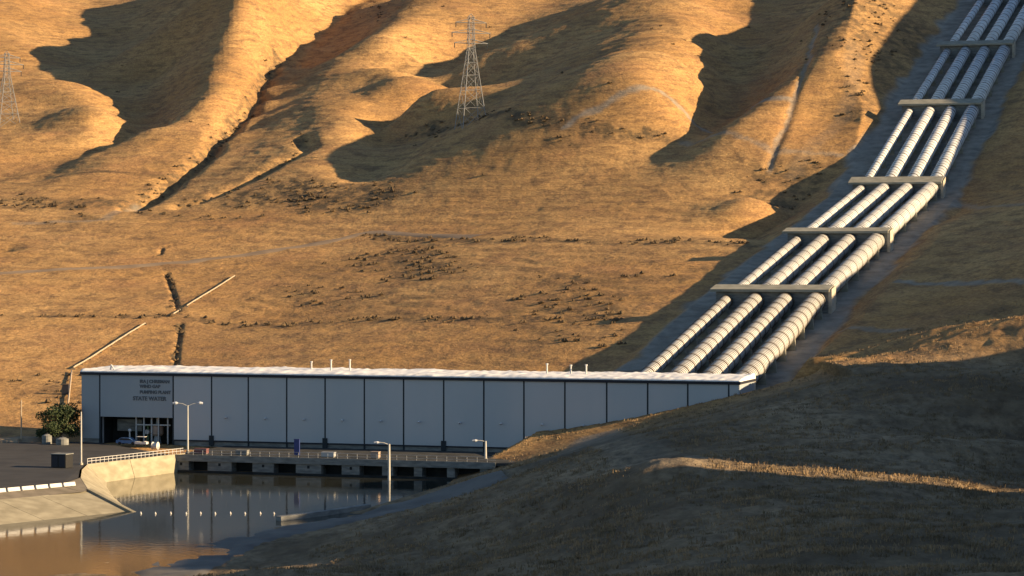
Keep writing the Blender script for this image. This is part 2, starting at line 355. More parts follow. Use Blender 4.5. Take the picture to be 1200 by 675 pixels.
# dirt mask: where soil or gravel shows rather than grass (tracks, corridor bench, gully beds)
dirt = np.zeros_like(Z); brush = np.zeros_like(Z)
def jit(): return X + fbm(X/6, Y/6, 2)*1.6, Y + fbm(X/6+50, Y/6, 2)*3.0
XJ, YJ = jit()
def paint(arr, line, w, amt, d0=190):
    w0 = [hit(px, py, d0)[:2] for px, py in line]
    m = (X > min(p[0] for p in w0)-30) & (X < max(p[0] for p in w0)+30) & (Y > min(p[1] for p in w0)-40) & (Y < max(p[1] for p in w0)+40)
    arr[m] = np.maximum(arr[m], amt*smooth(1.5 - seg_dist(XJ[m], YJ[m], w0)/w))
cor = smooth(1.2 - np.maximum(np.abs(S-122.5 + fbm(X/14, Y/14, 2)*4) - 18.5, 0)/3)*(T > 15)
dirt = np.maximum(dirt, cor)
brush_specs = [([(205,432),(208,405),(212,380)], .9, 1), ([(209,368),(203,345),(195,322)], .9, 1), ([(188,300),(190,292),(203,288)], .8, .8), ([(325,68),(303,110),(292,125),(275,145),(238,186),(200,216),(155,242)], 3, .7), ([(352,160),(340,186),(300,206),(212,240)], 2.5, .6),
     ([(300,232),(330,226),(380,230),(425,236)], 14, .9), ([(0,236),(60,240),(140,238)], 9, .75), ([(0,370),(200,371),(420,375),(700,375)], 2.5, .6),
     ([(470,165),(500,150),(560,140),(620,143),(700,155),(780,165)], 3.5, .75), ([(640,168),(680,172)], 3, .6), ([(420,275),(600,281),(750,284),(880,288)], 3.5, .55),
     ([(640,325),(700,327),(800,326)], 4, .4), ([(455,300),(480,306),(510,318)], 12, .5), ([(155,248),(250,258),(300,256)], 3, .5), ([(1010,0),(1040,20),(1020,60)], 22, .55),
     ([(1020,90),(1010,130)], 9, .45), ([(910,215),(900,235),(930,215)], 12, .6), ([(330,345),(420,350)], 10, .3), ([(560,30),(520,20),(420,10)], 12, .25),
     ([(0,445),(70,440),(90,470)], 6, .3), ([(700,390),(640,350)], 12, .3), ([(100,255),(70,262)],8,.5)]
for ln, w, am in brush_specs: paint(brush, ln, w, am, 560)
for ln, w, am in (([(1050,330),(1200,331)], 1.2, .8), ([(990,386),(1060,387)], 1.2, .6), ([(1010,240),(1120,232),(1200,240)], 1.5, .4), ([(660,150),(800,130),(925,117)], 1.6, .8),
     ([(800,168),(900,176),(985,182)], 1.5, .5), ([(958,30),(945,80),(928,125),(915,160),(900,200)], .9, .6), ([(1000,50),(1000,110),(985,145),(930,205)], 3, .15),
     ([(590,556),(650,536),(700,512),(740,522),(790,538)], 4.5, .75), ([(20,262),(120,258),(160,246)],2,.4),([(0,518),(60,518)],3,.6)):
    paint(dirt, ln, w, am, 190)
for nm, arr in (('dirt', dirt), ('brush', brush)):
    at = me.attributes.new(nm, 'FLOAT', 'POINT'); at.data.foreach_set('value', arr.ravel().astype(np.float32))
def hill_material():
    m = bpy.data.materials.new('dry_grass_hills'); m.use_nodes = True; nt = m.node_tree; N = nt.nodes; L = nt.links
    b = N['Principled BSDF']; b.inputs['Roughness'].default_value = .95; b.inputs['Specular IOR Level'].default_value = .08
    tc = N.new('ShaderNodeTexCoord')
    def noise(scale, st_, det=6, rough=.55):
        mp = N.new('ShaderNodeMapping'); mp.inputs['Scale'].default_value = st_; nz = N.new('ShaderNodeTexNoise'); nz.inputs['Scale'].default_value = scale
        nz.inputs['Detail'].default_value = det; nz.inputs['Roughness'].default_value = rough; L.new(tc.outputs['Object'], mp.inputs[0]); L.new(mp.outputs[0], nz.inputs[0]); return nz.outputs['Fac']
    def ramp(src, p0, p1, c0=(0,0,0), c1=(1,1,1)):
        r = N.new('ShaderNodeValToRGB'); e = r.color_ramp.elements; e[0].position = p0; e[1].position = p1; e[0].color = (*c0,1); e[1].color = (*c1,1); L.new(src, r.inputs[0]); return r.outputs[0]
    def mix(f, a, c, mode='MIX'):
        x = N.new('ShaderNodeMix'); x.data_type = 'RGBA'; x.blend_type = mode
        if isinstance(f, (int, float)): x.inputs[0].default_value = f
        else: L.new(f, x.inputs[0])
        for s, k in ((a, 6), (c, 7)):
            if isinstance(s, tuple): x.inputs[k].default_value = (*s, 1)
            else: L.new(s, x.inputs[k])
        return x.outputs[2]
    def math_(op, a, c):
        x = N.new('ShaderNodeMath'); x.operation = op
        for i, s in enumerate((a, c)):
            if isinstance(s, (int, float)): x.inputs[i].default_value = s
            else: L.new(s, x.inputs[i])
        return x.outputs[0]
    def attr(n):
        x = N.new('ShaderNodeAttribute'); x.attribute_name = n; return x.outputs['Fac']
    big = ramp(noise(.012, (1,1,2), 5), .38, .62, (.44,.252,.10), (.54,.332,.142))
    contour = noise(.05, (1,.8,14), 6, .6)
    col = mix(math_('MULTIPLY', ramp(contour, .44, .66), .55), big, (.27,.16,.08))
    mottl = ramp(noise(.16, (1,.6,3), 7, .72), .47, .62)
    col = mix(math_('MULTIPLY', mottl, .72), col, (.195,.12,.068))
    warm = ramp(noise(.03, (1,1,1), 4), .52, .70)
    col = mix(math_('MULTIPLY', warm, .45), col, (.41,.22,.105))
    fine = ramp(noise(1.1, (1,.6,2), 4, .7), .34, .68, (.62,.60,.58), (1.2,1.2,1.16))
    col = mix(.8, col, fine, 'MULTIPLY')
    spots = ramp(noise(.28, (1,.5,1), 5, .6), .44, .60)
    bm_ = math_('MULTIPLY', attr('brush'), math_('ADD', .25, math_('MULTIPLY', spots, 1.0)))
    col = mix(bm_, col, (.105,.078,.048))
    dcol = ramp(noise(.25, (1,1,1), 5), .35, .65, (.22,.195,.16), (.34,.305,.25))
    col = mix(attr('dirt'), col, dcol)
    # near slopes in a darker grass colour, the hill's shade painted in
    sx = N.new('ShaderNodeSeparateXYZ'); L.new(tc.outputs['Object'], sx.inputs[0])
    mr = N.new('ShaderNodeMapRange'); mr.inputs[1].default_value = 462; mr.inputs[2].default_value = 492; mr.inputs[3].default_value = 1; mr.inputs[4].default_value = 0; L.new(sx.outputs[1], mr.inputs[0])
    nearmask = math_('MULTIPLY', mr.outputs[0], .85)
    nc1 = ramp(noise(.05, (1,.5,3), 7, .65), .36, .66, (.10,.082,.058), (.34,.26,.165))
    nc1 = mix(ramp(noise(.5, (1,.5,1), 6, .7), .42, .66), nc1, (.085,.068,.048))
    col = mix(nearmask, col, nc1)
    L.new(col, b.inputs['Base Color'])
    b1 = N.new('ShaderNodeBump'); b1.inputs['Strength'].default_value = .75; b1.inputs['Distance'].default_value = .8; L.new(noise(.45, (1,.7,3), 7, .7), b1.inputs['Height'])
    b2 = N.new('ShaderNodeBump'); b2.inputs['Strength'].default_value = .5; b2.inputs['Distance'].default_value = 1.2; L.new(contour, b2.inputs['Height']); L.new(b1.outputs[0], b2.inputs['Normal'])
    L.new(b2.outputs[0], b.inputs['Normal']); return m
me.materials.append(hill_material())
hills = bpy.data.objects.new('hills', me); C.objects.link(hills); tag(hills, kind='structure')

# ------------------------------------------------------------------ draped roads
def drape(name, line, width, m, off=.15, d0=190, world=False, n_across=5, step=2.5, wob=.35):
    P = line if world else [hit(px, py, d0)[:2] for px, py in line]
    # catmull-rom resample
    P = [np.array(p, float) for p in P]; Q = [2*P[0]-P[1]] + P + [2*P[-1]-P[-2]]; out = []
    for i in range(1, len(Q)-2):
        n = max(2, int(np.linalg.norm(Q[i+1]-Q[i])/step))
        for k in range(n):
            t = k/n; out.append(.5*((2*Q[i]) + (-Q[i-1]+Q[i+1])*t + (2*Q[i-1]-5*Q[i]+4*Q[i+1]-Q[i+2])*t*t + (-Q[i-1]+3*Q[i]-3*Q[i+1]+Q[i+2])*t**3))
    out.append(P[-1]); mb = MB(); na = n_across+1
    for i, p in enumerate(out):
        d = out[min(i+1, len(out)-1)] - out[max(i-1, 0)]; d = d/np.linalg.norm(d); nn = np.array([-d[1], d[0]])
        w = width*(1 + wob*float(fbm(np.array(i*.23), np.array(width), 3)))
        for k in range(na):
            q = p + nn*w*(k/n_across-.5); zo = float(tz(q[0], q[1])); e = off if 0 < k < n_across else -.02
            mb.v.append((q[0], q[1], zo + e))
    for i in range(len(out)-1):
        for k in range(n_across): a = i*na+k; mb.f.append((a, a+1, a+na+1, a+na))
    o = mb.build(name, m, None, True); tag(o, kind='structure'); return o
drape('farm_road', [(-80,332),(0,320),(90,315),(200,308),(260,302),(330,292),(400,280),(430,273),(470,274),(560,277)], 5.0, M['dirt'], d0=560)
drape('service_road', [(165,700),(205,668),(262,643),(340,622),(420,608),(470,596),(530,578),(590,556)], 10.5, M['greydirt'], off=.25, n_across=9, step=1.5, wob=.25)

# ------------------------------------------------------------------ water
def water_material():
    m = bpy.data.materials.new('canal_water'); m.use_nodes = True; nt = m.node_tree; N = nt.nodes; L = nt.links
    b = N['Principled BSDF']; b.inputs['Base Color'].default_value = (.035,.038,.032,1); b.inputs['Roughness'].default_value = .06; b.inputs['IOR'].default_value = 1.33
    tc = N.new('ShaderNodeTexCoord'); mp = N.new('ShaderNodeMapping'); mp.inputs['Scale'].default_value = (1,.7,1); nz = N.new('ShaderNodeTexNoise'); nz.inputs['Scale'].default_value = .9; nz.inputs['Detail'].default_value = 3
    bpn = N.new('ShaderNodeBump'); bpn.inputs['Strength'].default_value = .035; bpn.inputs['Distance'].default_value = .3
    L.new(tc.outputs['Object'], mp.inputs[0]); L.new(mp.outputs[0], nz.inputs[0]); L.new(nz.outputs['Fac'], bpn.inputs['Height']); L.new(bpn.outputs[0], b.inputs['Normal']); return m
w = MB(); w.add([(-300,120,0),(20,120,0),(20,500,0),(-62,507,0),(-90,500,0),(-300,500,0)], [(0,1,2,3,4,5)]); tag(w.build('canal_water', water_material()), kind='structure')

# ------------------------------------------------------------------ pumping hall
ZR = 17.9; HL = 139.5; HD = 13.5; PB = 4.15
hall = empty('pumping_plant', (L0[0], L0[1], 3.2), -AN); tag(hall, 'long blue grey windowless pumping plant hall with white roof beside the canal', 'building')
z0 = 3.2
def hb(): return MB()
def HBX(mb, s0, t0, za, s1, t1, zb): return mb.box((s0, t0, za-z0), (s1, t1, zb-z0))
joints = [s_of_px(p) for p in (117,203,248,291,336,381,427,473,520,567,614,662,711,759,806,854)]
# core walls: sides and rear, and the plinth below the panels
o = hb(); HBX(o, 0, HD-.4, 3.0, HL, HD, ZR-.3); o.build('rear_wall', M['panel'], hall)
for s in (0, HL-.4): o = hb(); HBX(o, s, .02, 3.0, s+.4, HD-.4, ZR-.3); o.build('side_wall', M['panel2'], hall)
edges = [0.0] + joints + [HL]
for k in range(len(edges)-1):
    a, b = edges[k], edges[k+1]
    if k == 1: continue
    o = hb(); HBX(o, a+.17, -.02 - .01*(k % 2), PB, b-.17, .4, ZR-.55); o.build('wall_panel', M['panel2'] if k == 0 else M['panel'], hall)
# the panel over the entrance
ea, eb = joints[0], joints[1]; ZE = 42 - 188/F*(L0[1]-.3*ea)
o = hb(); HBX(o, ea+.17, -.05, ZE, eb-.17, .4, ZR-.55); sp = o.build('entrance_panel', M['panel2'], hall)
o = hb()
for q, j in enumerate(joints):
    o = hb(); HBX(o, j-.19, .03, 3.1, j+.19, .35, ZR-.5)
    if q >= 2 and q % 3 == 2: HBX(o, j-.5, -.25, 3.25, j+.5, .04, 5.3)
    o.build('panel_joint', M['joint'], hall)
o = hb(); HBX(o, eb, -.08, PB-.14, HL, .42, PB+.16); o.build('sill_strip', M['trim'], hall)
o = hb(); HBX(o, eb+.1, .12, 3.0, HL, .38, PB-.13); HBX(o, 0.02, .12, 3.0, ea-.1, .38, PB+.0); o.build('base_wall', M['oldconc'], hall)
# entrance recess
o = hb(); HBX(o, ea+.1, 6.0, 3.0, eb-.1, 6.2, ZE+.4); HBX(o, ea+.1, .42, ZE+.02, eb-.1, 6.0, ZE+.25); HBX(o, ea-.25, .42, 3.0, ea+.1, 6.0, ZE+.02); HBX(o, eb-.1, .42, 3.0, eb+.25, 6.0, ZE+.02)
o.build('entrance_recess', M['near_black'], hall)
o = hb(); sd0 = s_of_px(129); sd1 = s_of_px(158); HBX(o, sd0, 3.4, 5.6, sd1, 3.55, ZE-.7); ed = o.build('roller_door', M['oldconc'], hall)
o = hb()
for p in (121, 160, 169, 178, 186, 197): o = hb(); s_ = s_of_px(p, 1.2); HBX(o, s_-.14, 1.0, 3.2, s_+.14, 1.3, ZE); o.build('frame_post', M['steel'], hall)
o = hb(); HBX(o, s_of_px(160,1.2), 1.05, 7.0, s_of_px(200,1.2), 1.25, 7.25)
o.build('frame_rail', M['steel'], hall)
# eave, parapet and coated roof
o = hb(); HBX(o, -.25, -.3, ZR-.55, HL+.25, .5, ZR); HBX(o, -.25, HD-.5, ZR-.55, HL+.25, HD+.25, ZR); HBX(o, -.25, .5, ZR-.5, .3, HD-.5, ZR-.02); HBX(o, HL-.3, .5, ZR-.5, HL+.25, HD-.5, ZR-.02)
o.build('eave', M['trim'], hall)
o = MB(); ns, nt_ = 420, 16
for i in range(ns+1):
    for j in range(nt_+1):
        s = -.2 + (HL+.4)*i/ns; t = -.26 + (HD+.4)*j/nt_
        h = .30 + .22*max(0, float(vn(np.array(s/4.), np.array(t/3.+7)))*2+.5) + .22*float(vn(np.array(s*1.1), np.array(t*.9)))
        if j == 0: h = .20 + .12*float(vn(np.array(s*.6), np.array(3.)))
        o.v.append((s, t, ZR + max(.06, h) + .5*max(0, t)/HD - z0))
for i in range(ns):
    for j in range(nt_): a = i*(nt_+1)+j; o.f.append((a, a+nt_+1, a+nt_+2, a+1))
n0 = len(o.v)
for i in range(ns+1): s = -.2 + (HL+.4)*i/ns; o.v.append((s, -.26, ZR+.003-z0))
for i in range(ns): o.f.append((n0+i, n0+i+1, (i+1)*(nt_+1), i*(nt_+1)))
for j0 in (0, ns):      # end skirts down to the eave
    n1 = len(o.v); s = -.2 + (HL+.4)*j0/ns
    for j in range(nt_+1): o.v.append((s, -.26 + (HD+.4)*j/nt_, ZR+.004-z0))
    for j in range(nt_): o.f.append((n1+j, n1+j+1, j0*(nt_+1)+j+1, j0*(nt_+1)+j))
roof = o.build('roof', M['roof'], hall, True)
for p, h in ((365,2.2),(388,2.6),(410,2.7),(641,2.4),(669,2.2),(687,2.3)):
    t = 9.0; s_ = s_of_px(p, t); o = MB(); o.tube([(s_, t, ZR+.1-z0), (s_, t, ZR+h-z0)], .17, 8); o.tube([(s_, t, ZR+h-z0), (s_, t, ZR+h+.25-z0)], .26, 8); o.build('vent_pipe', M['white'], hall)
s_ = s_of_px(131, 3); o = MB(); o.tube([(s_-.35,3,ZR+.1-z0),(s_-.1,3,ZR+1.5-z0)], .16, 8); o.tube([(s_+.8,3,ZR+.1-z0),(s_-.1,3,ZR+1.4-z0)], .16, 8); o.box((s_-.6,2.6,ZR+.1-z0),(s_+1.0,3.4,ZR+.42-z0)); o.build('roof_vent', M['white'], hall)
for p in (215,300,452,560,640,705,790):
    t = 5 + (p % 7); s_ = s_of_px(p, t); o = MB(); o.box((s_-.7,t-.5,ZR+.1-z0),(s_+.7,t+.5,ZR+.5-z0)); o.box((s_-.5,t-.3,ZR+.5-z0),(s_+.5,t+.3,ZR+.62-z0)); o.build('roof_hatch', M['white'], hall)
# wall lamps, one a bay
for k in range(3, 14):
    s_ = s_of_px([0,0,0,266,312,357,402,447,492,540,588,636,684,732,780,830][k]); zl = 42 - (486 + (s_of_px(300) and 0) + k*1.0)/F*(L0[1]-.3*s_)*1 + 300/F*(L0[1]-.3*s_)
    o = MB(); o.tube([(s_, -.03, zl-z0), (s_, -.55, zl+.1-z0)], .05, 6); o.build('lamp_arm', M['steel'], hall)
    o = MB(); o.tube([(s_, -.5, zl+.12-z0), (s_, -.62, zl-.12-z0), (s_, -.66, zl-.2-z0)], [.12,.3,.26], 10); o.build('wall_lamp', M['lamp'], hall)
# lettering on the entrance panel
def text(body, s, z, size, parent, align='LEFT'):
    cu = bpy.data.curves.new('lettering', 'FONT'); cu.body = body; cu.size = size; cu.extrude = .05; cu.align_x = align; cu.offset = .03
    ob = bpy.data.objects.new('tmp_text', cu); C.objects.link(ob)
    dg = bpy.context.evaluated_depsgraph_get(); mm = bpy.data.meshes.new_from_object(ob.evaluated_get(dg)); C.objects.unlink(ob); bpy.data.objects.remove(ob)
    mm.materials.clear(); mm.materials.append(M['letter']); q = bpy.data.objects.new('lettering', mm); C.objects.link(q); q.parent = parent
    q.location = (s, -.11, z-z0); q.rotation_euler = (math.pi/2, 0, 0); return q
sx0 = s_of_px(164); dd = L0[1]-.3*sx0
zpy = lambda py: 42 - (py-300)/F*dd
text('IRA J CHRISMAN', sx0, zpy(448.5), .92, sp); text('WIND GAP', sx0, zpy(454.3), .92, sp); text('PUMPING PLANT', sx0, zpy(461), .92, sp); text('STATE WATER', s_of_px(156), zpy(469), 1.15, sp)

# ------------------------------------------------------------------ intake deck along the canal
dk = empty('intake_deck', (L0[0], L0[1], 0), -AN); tag(dk, 'weathered grey concrete intake deck with dark openings along the canal below the hall', 'deck')
tF = to_st(-66, 498)[1]; sF0 = to_st(-66, 498)[0]; sF1 = sF0 + 66
o = MB(); o.box((sF0, tF-.02, 2.75), (sF1+30, -.3, 3.3)); o.build('deck_slab', M['deckc'], dk)
o = MB(); o.box((sF0+.01, tF-.3, 2.2), (sF1, tF-.03, 3.42)); o.build('edge_beam', M['oldconc'], dk)
bayL = 8.1; k = 0; s = sF0
while s < sF1:
    wpier = [3.4, 5.0, 4.4, 5.2, 3.6, 2.2, 1.6, 1.5, 1.6][min(k, 8)]; gap = [4.0, 4.4, 4.6, 4.2, 4.6, 4.2, 5, 5, 5][min(k, 8)]
    o = MB(); o.box((s, tF-.02, -2), (s+wpier, tF+2.5, 2.74)); o.build('pier', M['oldconc'], dk)
    if k < 6: o = MB(); o.box((s+wpier*.45, tF-.05, 1.35), (s+wpier*.45+.5, tF-.03, 1.9)); o.build('drain_opening', M['near_black'], dk)
    s += wpier + gap; k += 1
o = MB(); o.box((sF0, tF+2.6, -2), (sF1, tF+2.9, 2.74)); o.box((sF0+.02, tF-.035, -.5), (sF1, tF-.028, .42)); o.build('back_wall', M['near_black'], dk)
o = MB(); s = sF0+.3
while s < sF1:
    o.tube([(s, tF+.1, 3.3), (s, tF+.1, 4.4)], .035, 5); s += 2.0
for z in (3.85, 4.4): o.tube([(sF0+.3, tF+.1, z), (sF1, tF+.1, z)], .03, 5)
o.build('railing', M['steel'], dk)
# boards, crates, hoists on the deck
def deckbox(name, px, t, w_, d_, h_, m, label, cat, extra=None, group=None):
    s_ = s_of_px(px, t); x, y = st(s_, t); e = empty(name, (x, y, 3.303), -AN); tag(e, label, cat, group)
    o = MB(); o.box((-w_/2, -d_/2, .12), (w_/2, d_/2, h_)); o.build('housing', m, e)
    o = MB(); o.box((-w_/2+.1, -d_/2+.1, 0), (w_/2-.1, d_/2-.1, .118)); o.build('base', M['oldconc'], e)
    o = MB(); o.box((-w_/2-.06, -d_/2-.06, h_+.002), (w_/2+.06, d_/2+.06, h_+.1)); o.build('lid', extra or m, e)
    return e
deckbox('display_board', 348, tF+6, 1.1, .3, 3.1, M['bluepanel'], 'tall dark blue board standing on the intake deck in front of the hall', 'board')
deckbox('gate_hoist', 236, tF+4, 2.6, 1.2, 1.0, M['red'], 'low faded red gate hoist box on the deck, nearer the entrance', 'hoist')
deckbox('gate_hoist', 284, tF+4, 2.4, 1.2, .9, M['oldconc'], 'low grey gate hoist box on the deck between the red box and the blue board', 'hoist')
deckbox('gate_hoist', 385, tF+4, 2.6, 1.2, .9, M['steel'], 'pale steel gate hoist box on the deck to the right of the blue board', 'hoist')
deckbox('gate_hoist', 440, tF+4, 1.6, 1.1, 1.2, M['brown'], 'brownish gate hoist box on the deck near the hill end', 'hoist')

# ------------------------------------------------------------------ left bank: lining, wing walls, lot
ZL = 3.9
B0 = np.array([-63., 421.]); BD = np.array([17., 21.]); BD = BD/np.linalg.norm(BD); BN = np.array([-BD[1], BD[0]])
def bk(a, b): p = B0 + BD*a + BN*b; return p[0], p[1]
far = -210
ln_ = empty('canal_bank', (-80, 410, 0)); tag(ln_, 'sunlit pale concrete sloped bank lining at the left edge of the canal', 'canal bank')
def chb(o, pts3): off = (-80,410,0); return o.add([(p[0]-off[0], p[1]-off[1], p[2]) for p in pts3], [tuple(range(len(pts3)))])
# sloped slabs with joints
a = -.0; k = 0
TP = (-76.6, 441.5)   # top end of the slope where the wing starts
cA = (-71.6, 431.5, 2.55)
wt = lambda a: (*bk(a, 0), -.9)
while a > far:
    b = a - 9.0
    o = MB(); wtop = 11.5
    p0 = bk(a-.05, -2.5); p1 = bk(b+.05, -2.5); q0 = bk(a-.05, wtop) if a < 0 else (cA[0], cA[1]); q1 = bk(b+.05, wtop)
    th = .35
    zl0, zt0 = -.6, 2.55
    vs = [(*p0, zl0), (*p1, zl0), (*q1, zt0), (*q0, zt0)]
    o.hexa([(x+80, y-410, z-th) for x, y, z in vs], [(x+80, y-410, z) for x, y, z in vs]); o.build('lining_slab', M['lining'], ln_)
    a = b; k += 1
# gravel shoulder
sh = MB(); q = [bk(0, 11.55), bk(far, 11.55), bk(far, 16.2), bk(-1, 16.2)]; sh.add([(q[0][0]+0, q[0][1], 2.5), (*q[1], 2.5), (*q[2], 3.5), (*q[3], 3.5)], [(0,1,2,3)])
tag(sh.build('gravel_shoulder', M['gravel']), kind='structure')
# parking lot sheet
lot = MB()
corner = (-78.6, 473.6)
e1 = bk(-1, 16.0); e2 = bk(far, 16.0)
lx0, ly0 = st(-3, -.5); 
lot.add([(e2[0], e2[1], 3.52), (e1[0], e1[1], 3.52), (-75.7, 446.9, 3.28), (-78.0, 462, 3.41), (-79.0, 474.2, 3.4), (-66, 498, 3.29), (*st(ea, -.4), 3.3), (*st(-3, -.4), 3.35), (-125, 528, 3.5), (-330, 520, 3.5), (-330, 260, 3.5)], [tuple(range(11))])
tag(lot.build('parking_lot', M['asphalt']), kind='structure')
# warped transition
wg = MB(); cn = 10
A_ = [(-78.4, 473.4, 3.45), (-79.0, 452, 3.5), (-71.4, 431.5, 2.6)]      # crest of the fold, far to near
B_ = [(-76.3, 481.5, -.6), (-69.5, 452, -.6), (-61.6, 420.0, -.6)]       # toe
A_ = [(-78.6,474,3.42),(-77.6,462,3.44),(-75.3,447,3.3),(-71.3,431.0,2.62)]; B_ = [(-75.6,481.3,-.6),(-73,466,-.6),(-68.4,446,-.6),(-60.9,418.6,-.6)]
for i in range(3):
    for j in range(cn):
        f0, f1 = j/cn, (j+1)/cn; pa = [A_[i][q]*(1-f0)+A_[i+1][q]*f0 for q in range(3)]; pb = [A_[i][q]*(1-f1)+A_[i+1][q]*f1 for q in range(3)]
        qa = [B_[i][q]*(1-f0)+B_[i+1][q]*f0 for q in range(3)]; qb = [B_[i][q]*(1-f1)+B_[i+1][q]*f1 for q in range(3)]
        wg.hexa([(p[0]+80, p[1]-410, p[2]-.4) for p in (qa, qb, pb, pa)], [(p[0]+80, p[1]-410, p[2]) for p in (qa, qb, pb, pa)])
wg.build('warped_slab', M['lining'], ln_)
# rib on the fold and ground behind it
o = MB(); o.hexa([(A_[3][0]+80-.3, A_[3][1]-410, 2.2), (-60.9+80-.3, 418.6-410, -1), (-60.9+80+.3, 418.9-410, -1), (A_[3][0]+80+.3, A_[3][1]-410+.3, 2.2)],
                 [(A_[3][0]+80-.3, A_[3][1]-410, 2.85), (-60.9+80-.3, 418.6-410, -.3), (-60.9+80+.3, 418.9-410, -.3), (A_[3][0]+80+.3, A_[3][1]-410+.3, 2.85)])
o.build('kerb_rib', M['lining'], ln_)
sh = MB(); sh.add([(A_[3][0], A_[3][1], 2.58), (A_[2][0]-.1, A_[2][1]+.1, 3.29), (*bk(-1,16.0), 3.53), (*bk(0,11.5), 2.5)], [(0,1,2,3)])
tag(sh.build('gravel_apron', M['gravel']), kind='structure')
# wing wall
ww = empty('wing_wall', (-78.6, 474, 0)); tag(ww, 'sunlit pale concrete wing wall with railing between the bank and the intake deck', 'wall')
wa = np.array([-78.6, 474.]); wb = np.array([-63.9, 500.5]); wd = (wb-wa)/np.linalg.norm(wb-wa); wn = np.array([-wd[1], wd[0]]); WL = float(np.linalg.norm(wb-wa)); wmid = WL*.42
for a_, b_ in ((0, wmid-.06), (wmid+.06, WL)):
    def wp(t, off): p = wd*t + wn*off; return p
    # battered face: foot is further into the water on the left
    def foot(t): f = 2.6*(1-t/WL)+.2; return -f
    bpts = [(*wp(a_, foot(a_)), -1.5), (*wp(b_, foot(b_)), -1.5), (*wp(b_, .5), -1.5), (*wp(a_, .5), -1.5)]
    tpts = [(*wp(a_, 0), 3.45), (*wp(b_, 0), 3.45), (*wp(b_, .5), 3.45), (*wp(a_, .5), 3.45)]
    o = MB(); o.hexa(bpts, tpts); o.build('wall_section', M['lining'], ww)
o = MB(); t = .3
while t < WL-.1:
    p = wp(t, .25); o.tube([(p[0], p[1], 3.45), (p[0], p[1], 4.45)], .06, 6); t += 1.25
for z in (3.95, 4.45): p = wp(.3, .25); q = wp(WL-.3, .25); o.tube([(p[0], p[1], z), (q[0], q[1], z)], .05, 6)
o.build('railing', M['white'], ww)
# barrier blocks along the lot edge
bar = None
for k in range(16):
    a_ = .4 - k*3.0; x, y = bk(a_, 15.2)
    if k == 0:
        bar = empty('traffic_barrier', (x, y, 3.3), math.atan2(BD[1], BD[0]))
        o = MB(); o.add([], []); pr = [(-.28,0),(.28,0),(.28,.12),(.14,.35),(.10,.62),(-.10,.62),(-.14,.35),(-.28,.12)]
        vs = [(-1.25, y_, z_) for y_, z_ in pr] + [(1.25, y_, z_) for y_, z_ in pr]; n = 8
        o.add(vs, [tuple(range(n)), tuple(range(2*n-1, n-1, -1))] + [(i, i+n, (i+1) % n+n, (i+1) % n) for i in range(n)]); o.build('barrier_body', M['white'], bar); e = bar
    else: e = copy_tree(bar); e.location = (x, y, 3.3)
    tag(e, 'white barrier block in the row along the parking lot edge above the canal', 'barrier', 'white barrier blocks along the lot edge')
# dark equipment cabinet beside the wing
cb = empty('equipment_cabinet', (-82.0, 466.5, 3.4), -.35); tag(cb, 'dark boxy equipment cabinet behind the fold of the canal bank', 'cabinet')
o = MB(); o.box((-1.5,-1.3,.1), (1.5,1.3,2.5)); o.build('housing', M['black'], cb); o = MB(); o.box((-1.6,-1.4,2.502), (1.6,1.4,2.65)); o.build('lid', M['oldconc'], cb)
for s in (-.75,.75): o = MB(); o.box((s-.6,-1.34,.25),(s+.6,-1.303,2.3)); o.build('door', M['trim'], cb)

# ------------------------------------------------------------------ posts and lamps
def lamp_post(x, y, z, h, r, arms, label, rz=0, hr=.3, m='pale', group='lamp posts around the canal'):
    e = empty('lamp_post', (x, y, z), rz); tag(e, label, 'lamp post', group)
    o = MB(); o.tube([(0,0,0),(0,0,.5)], r*1.8, 10); o.build('base', M['oldconc'], e)
    o = MB(); o.tube([(0,0,.3),(0,0,h)], [r*1.15, r*.8], 10); o.build('pole', M[m], e)
    for dx, dz in arms:
        o = MB(); o.tube([(0,0,h-.15),(dx*.5,0,h+dz*.7),(dx,0,h+dz)], r*.38, 7); o.build('arm', M[m], e)
        sg = 1 if dx > 0 else -1
        o = MB(); o.tube([(dx-.15*sg,0,h+dz),(dx+.25*sg,0,h+dz-.02),(dx+.85*sg,0,h+dz-.06)], [hr*.4, hr*.75, hr*.5], 10); o.build('lamp_head', M['lamp'], e)
    return e
x, y = st(s_of_px(220, tF+5), tF+5); lamp_post(x, y, 3.3, 9.4, .17, [(-2.1,.45),(2.1,.45)], 'double armed street lamp in front of the first hall bays', hr=.42)
x, y, z = hit(456, 580, 300); lamp_post(x, y, z-.2, 9.6, .26, [(-2.0,.3)], 'white lamp post standing at the foot of the dark hill beside the canal', hr=.34)
x, y, z = hit(569, 540, 300); lamp_post(x, y, z-.2, 3.9, .24, [(-1.7,.1)], 'short looking white lamp post rising behind the dark hill crest', hr=.34)
e = empty('pole', (-79.6, 473.0, 3.4)); tag(e, 'tall thin white pole at the corner of the wing wall', 'pole'); o = MB(); o.tube([(0,0,0),(0,0,9.8)], [.17,.12], 8); o.build('shaft', M['pale'], e); o = MB(); o.tube([(0,0,0),(0,0,.4)], .35, 8); o.build('base', M['concrete'], e)
x, y, z = hit(25, 517, 480); e = empty('pole', (x, y, z-.1)); tag(e, 'slim tan utility pole in the dry grass left of the tree', 'pole'); o = MB(); o.tube([(0,0,0),(0,0,8.4)], [.16,.12], 8); o.build('shaft', M['tan'], e)
o = MB(); o.tube([(-.6,0,7.8),(.6,0,7.8)], .06, 6); o.build('crossarm', M['tan'], e)

